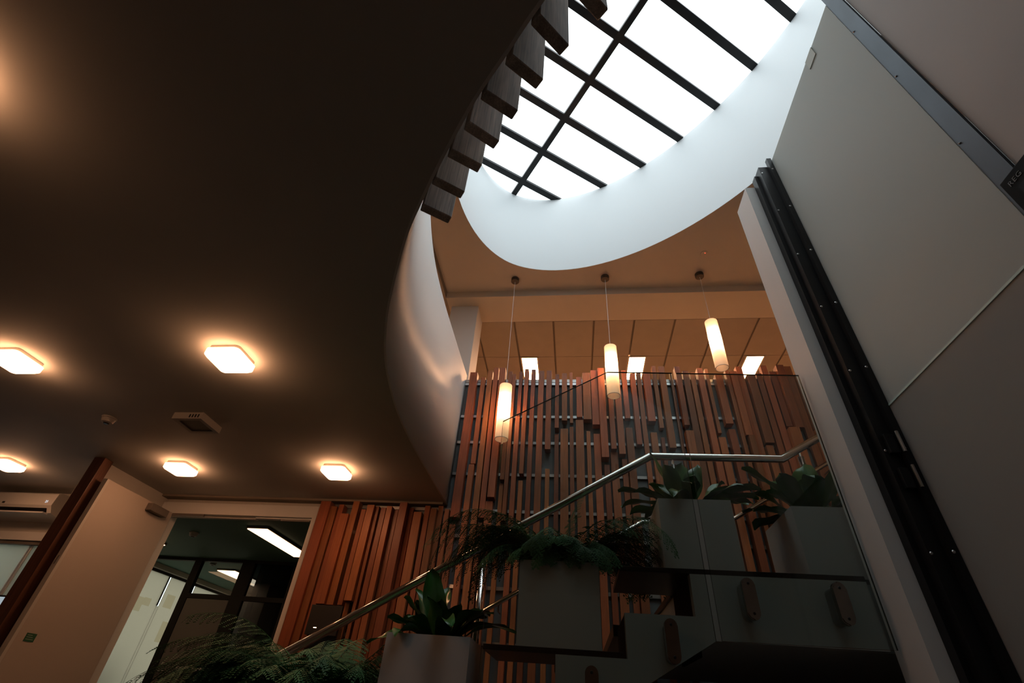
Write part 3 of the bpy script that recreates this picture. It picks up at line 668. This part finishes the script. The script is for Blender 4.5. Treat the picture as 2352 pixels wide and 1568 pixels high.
obj('glass_pane', box(1.426, 1.438, 1.105, 2.13, 2.515, 4.505), 'glass_frosted', t)
d = obj('glass_door', box(1.426, 1.438, 1.10, 2.10, .03, 2.505), 'glass_frosted_shaded', t)
obj('edge_seal', box(1.4225, 1.440, 1.105, 2.13, 2.5055, 2.5145), 'seal_green', t)
for z in (2.33, 2.175):
    h = obj('hinge', box(1.352, 1.392, 2.055, 2.0745, z - .048, z + .040, .003), 'black_steel', d)
    obj('hinge_knuckle', tube(new(), [(1.398, 2.040, z - .05), (1.398, 2.040, z + .045)], .007, 10), 'stainless', d)
obj('edge_strip', box(1.428, 1.4395, 1.031, 1.104, 0, 4.62), 'blue_steel', t)
for z in (4.1, 3.6, 3.05): 
    obj('bolt', lathe(new(), [(.003, -.003), (.005, 0), (.003, .003)], (1.427, 1.094, z), 8), 'aluminium', t)
obj('clip_plate', box(1.420, 1.4255, 1.315, 1.40, 4.41, 4.50), 'film_pale', t)
# black wall sign
t = thing('wall_sign', 'black rectangular wall panel with faint lettering at the right edge', 'sign', (1.40, .8, 2.2))
obj('panel', box(1.397, 1.4095, .40, 1.072, 2.16, 2.757, .002), 'black_matt', t)
obj('display', box(1.3955, 1.3969, .44, 1.035, 2.22, 2.695), 'screen_black', t)
cu_ = bpy.data.curves.new('lettering', 'FONT'); cu_.body = 'REG'; cu_.size = .026; cu_.extrude = .0006; cu_.space_character = 1.15
to = bpy.data.objects.new('lettering_source', cu_); COL.objects.link(to); bpy.context.view_layer.update()
me = bpy.data.meshes.new_from_object(to.evaluated_get(bpy.context.evaluated_depsgraph_get())); bpy.data.objects.remove(to)
me.transform(Matrix.Translation((1.3962, 1.052, 2.716)) @ Matrix(((0, 0, -1, 0), (-1, 0, 0, 0), (0, 1, 0, 0), (0, 0, 0, 1))))
me.materials.clear(); me.materials.append(M['lettering']); obj('lettering', me, 'lettering', t)

# ------------------------------------------------------------------ left side: post, door leaf, air conditioner, window, screen
tag(obj('timber_post', box(-4.175, -4.065, 3.57, 3.665, 0, ZC - .001, .004), 'post_wood'), 'dark red timber post running up to the ceiling at the left', 'post')
t = thing('door_leaf', 'beige door standing open against the side wall', 'door', (-3.98, 4.0, 0))
obj('panel', box(-4.005, -3.965, 3.64, 4.475, .01, 2.685, .002), 'door_leaf', t)
obj('edge_strip', box(-4.006, -3.964, 3.612, 3.639, .01, 2.685), 'wall_paint', t)
obj('closer', box(-3.964, -3.905, 4.13, 4.36, 2.60, 2.665, .006), 'closer_grey', t)
obj('lock_plate', box(-3.990, -3.980, 3.607, 3.6118, 2.0, 2.06), 'aluminium', t)
s = obj('notice', box(-3.9645, -3.9625, 3.705, 3.788, 1.50, 1.552), 'exit_green', t, label='small green notice plate')
for k in range(3): obj('print_line', box(-3.9624, -3.9619, 3.715, 3.775 - .01 * k, 1.512 + .013 * k, 1.516 + .013 * k), 'pale_mark', s)
struct('wall_pier', box(-4.165, -4.14, 3.675, YW, 0, ZC - .001), 'wall_paint')

t = thing('air_conditioner', 'white wall-mounted air conditioner under the ceiling at the left edge', 'air conditioner', (-5.58, 4.4, 2.55))
bm = new(); x0, x1 = -5.98, -5.165
prof = [(YW - .001, 2.795), (4.33, 2.795), (4.305, 2.78), (4.298, 2.665), (4.315, 2.64), (4.34, 2.60), (YW - .001, 2.56)]
a = [bm.verts.new((x0, y, z)) for y, z in prof]; b = [bm.verts.new((x1, y, z)) for y, z in prof]
bm.faces.new(a); bm.faces.new(b[::-1])
for i in range(len(prof)): bm.faces.new((a[i], b[i], b[(i + 1) % len(prof)], a[(i + 1) % len(prof)]))
obj('body', bm, 'plastic_white', t)
obj('outlet_slot', box(x0 + .05, x1 - .05, 4.312, 4.34, 2.605, 2.64), 'black_matt', t)
obj('louvre', box(x0 + .03, x1 - .03, 4.285, 4.34, 2.583, 2.597, .002), 'plastic_white', t)
obj('sensor_eye', box(-5.745, -5.715, 4.2965, 4.2985, 2.672, 2.69), 'plastic_dark', t)
cu_ = bpy.data.curves.new('digits', 'FONT'); cu_.body = '21'; cu_.size = .034; cu_.extrude = .0004
to = bpy.data.objects.new('digits_source', cu_); COL.objects.link(to); bpy.context.view_layer.update()
me = bpy.data.meshes.new_from_object(to.evaluated_get(bpy.context.evaluated_depsgraph_get())); bpy.data.objects.remove(to)
me.transform(Matrix.Translation((-5.262, 4.2985, 2.69)) @ Matrix.Rotation(math.pi / 2, 4, 'X')); me.materials.clear(); me.materials.append(M['digit_glow']); obj('display', me, 'digit_glow', t)

w = struct('window_2', box(-5.92, -5.02, YW - .03, YW + .1, 2.375, 2.455), 'white_paint', 'frosted window under the air conditioner', 'window')
obj('head_bar', box(-5.92, -5.02, YW - .012, YW + .07, 2.34, 2.3745), 'closer_grey', w)
obj('sill', box(-5.92, -5.02, YW - .03, YW + .1, .88, .93), 'white_paint', w)
obj('pane', box(-5.92, -5.40, YW + .03, YW + .038, .93, 2.34), 'glass_bright', w); obj('pane', box(-5.362, -5.02, YW + .03, YW + .038, .93, 2.34), 'glass_bright', w)
obj('mullion', box(-5.398, -5.392, YW + .02, YW + .05, .93, 2.34), 'plastic_white', w); obj('mullion', box(-5.372, -5.364, YW + .02, YW + .05, .93, 2.34), 'plastic_white', w)
obj('clear_strip', box(-5.391, -5.373, YW + .03, YW + .036, .93, 2.34), 'glass_partition', w)

t = thing('wall_screen', 'flat screen with black frame glowing pale at the lower left corner', 'screen', (-5.4, 4.3, 1.2))
obj('bezel', box(-5.95, -4.90, 4.302, 4.36, 1.22, 1.862, .004), 'plastic_dark', t)
obj('screen', box(-5.935, -4.915, 4.2995, 4.3015, 1.235, 1.847), 'screen_pale', t)
obj('stand', box(-5.47, -5.37, 4.33, 4.42, .02, 1.3), 'plastic_dark', t); obj('foot', box(-5.75, -5.10, 4.2, 4.5, 0.001, .02), 'plastic_dark', t)
# small dark screen in the battens
t = thing('control_screen', 'small black screen fixed on the battens above the large fern', 'screen', (-2.05, 4.36, 1.7))
obj('housing', box(-2.175, -1.905, 4.35, 4.385, 1.72, 1.935, .003), 'plastic_dark', t)
obj('status_light', box(-2.11, -2.085, 4.347, 4.3499, 1.767, 1.773), 'panel_office', t)
obj('bracket', box(-2.10, -1.98, 4.3855, 4.405, 1.75, 1.9), 'plastic_dark', t)

# ------------------------------------------------------------------ rooms beyond the doorway
ZR = 2.75
bm = bx(bx(new(), -6.4, -1.3, 5.0, 6.60, ZR, ZR + .08), -4.9, -1.3, YW + .1, 5.0, ZR, ZR + .08)
struct('ceiling_room', bm, 'room_ceiling')
struct('wall_well', bx(bx(new(), -6.4, -4.85, 5.0, 5.06, 0, ZR - .001), -4.9, -4.85, YW + .1, 5.0, 0, ZR - .001), 'white_paint')
struct('wall_room_left', box(-6.4, -6.31, 5.06, 6.54, 0, ZR + .1), 'wall_paint')
struct('wall_room_right', box(-1.38, -1.28, YW + .1, YE, 0, ZR + .1), 'wall_paint')
struct('ceiling_office', box(-6.4, -1.3, 6.60, YE, ZR + .05, ZR + .12), 'room_ceiling')
struct('wall_office_divide', box(-4.20, -4.12, 6.64, YE, 0, ZR + .05), 'grey_panel')
# panel lamps and detector
for x0, x1, y0, y1, z, lb in ((-3.50, -3.27, 5.04, 6.15, ZR, 'long lit panel lamp on the dark ceiling beyond the doorway'),
                              (-5.40, -5.10, 5.08, 5.88, ZR, 'end of a lit panel lamp peeping past the left door jamb'),
                              (-5.36, -5.07, 7.40, 8.45, ZR + .05, 'lit panel lamp seen through the inner glass partition')):
    t = thing('panel_lamp', lb, 'panel lamp', ((x0 + x1) / 2, (y0 + y1) / 2, z), 'long panel lamps beyond the doorway')
    obj('housing', box(x0 - .01, x1 + .01, y0 - .01, y1 + .01, z - .022, z - .0005), 'closer_grey', t)
    obj('diffuser', box(x0, x1, y0, y1, z - .030, z - .0225), 'panel_office', t)
detector(-4.36, 5.36, ZR, 'round smoke detector on the dark ceiling beyond the doorway')
detector(-5.18, 7.00, ZR + .05, 'round smoke detector behind the inner glass partition')
# dark framed partition
YP = 6.55
t = thing('glass_partition', 'black framed glass partition with a grey door beyond the doorway', 'partition', (-4.4, YP, 0))
for x0, x1 in ((-5.12, -5.02), (-4.42, -4.24), (-3.68, -3.58), (-6.31, -6.24)): obj('mullion', box(x0, x1, YP, YP + .06, 0, ZR - .001), 'dark_frame', t)
obj('head', box(-6.24, -1.40, YP + .001, YP + .059, 2.712, ZR - .002), 'dark_frame', t)
obj('transom', box(-5.02, -4.42, YP + .001, YP + .059, 2.262, 2.315), 'dark_frame', t); obj('transom', box(-4.24, -3.68, YP + .001, YP + .059, 2.262, 2.315), 'dark_frame', t)
obj('glass', box(-6.24, -5.12, YP + .025, YP + .031, 0, 2.712), 'glass_partition', t)
obj('glass', box(-5.02, -4.42, YP + .025, YP + .031, 2.315, 2.712), 'glass_partition', t)
obj('glass', box(-4.24, -3.68, YP + .025, YP + .031, 2.315, 2.712), 'glass_dark', t); obj('glass', box(-4.24, -3.68, YP + .025, YP + .031, 0, 2.262), 'glass_dark', t)
obj('glass', box(-3.58, -1.40, YP + .025, YP + .031, 0, 2.712), 'glass_dark', t)
d = obj('door_panel', box(-5.015, -4.425, YP + .01, YP + .05, .01, 2.258), 'door_grey', t)
obj('handle', tube(new(), [(-4.985, YP - .04, 1.47), (-4.87, YP - .04, 1.475)], .012, 12), 'stainless', d); obj('lock', lathe(new(), [(.02, 0), (.02, .03)], (-4.94, YP - .01, 1.53), 14), 'brushed', d)
obj('push_bar', tube(new(), [(-4.70, YP - .06, 1.50), (-4.30, YP - .06, 1.50)], .032, 16), 'brushed', d)
# frosted window wall of the far office
XW = -6.3
t = thing('office_window_wall', 'row of frosted office windows with bright clear slits beyond the partition', 'window', (XW, 8.0, 0)); t['kind'] = 'structure'
obj('pelmet', box(XW + .01, XW + .09, 6.62, YE, 2.735, ZR + .049), 'wall_paint', t); obj('rail', box(XW - .01, XW + .03, 6.62, YE, 2.70, 2.734), 'dark_frame', t)
cuts = [6.62, 7.655, 8.27, 9.05, YE]
for k in range(3): obj('pane', box(XW - .004, XW + .004, cuts[k] + .045, cuts[k + 1] - (.0 if k < 2 else 0), .05, 2.70), 'glass_film', t)
obj('pane', box(XW - .004, XW + .004, 9.05, YE, .05, 2.70), 'wall_paint', t)
for y, zb in ((7.655, 2.295), (8.27, 2.25)):
    obj('frame', box(XW - .02, XW + .02, y - .012, y, zb, 2.70), 'dark_frame', t); obj('clear_slit', box(XW - .003, XW + .003, y, y + .045, zb, 2.69), 'glass_roof', t)
    obj('pane', box(XW - .004, XW + .004, y, y + .045, .05, zb), 'glass_film', t)
for y0, y1, z0, z1 in ((7.10, 7.19, 2.23, 2.40), (7.16, 7.36, 2.17, 2.35), (7.36, 7.5, 2.26, 2.36), (7.78, 7.97, 2.30, 2.48), (7.93, 8.10, 1.86, 2.13)):
    obj('film_patch', box(XW + .0045, XW + .0065, y0, y1, z0, z1), 'film_tint', t)
struct('wall_office_base', box(-6.4, XW - .01, 6.50, YE, 0, .04), 'wall_paint')

# shrub outside the frosted office windows
bm = new(); bmesh.ops.create_icosphere(bm, subdivisions=4, radius=1.0)
for v in bm.verts:
    n_ = v.co.normalized(); k = 1 + .10 * math.sin(7 * n_.x + 2 * n_.z) * math.sin(6 * n_.y + 1) + .05 * math.sin(19 * n_.x) * math.sin(17 * n_.z + 2)
    v.co = Vector((-7.0 + n_.x * .55 * k, 7.1 + n_.y * .75 * k, .75 + n_.z * .95 * k))
tag(obj('shrub', bm, 'stem_green', smooth=True), 'dark rounded shape blurred behind the frosted window low in the doorway', 'shrub')
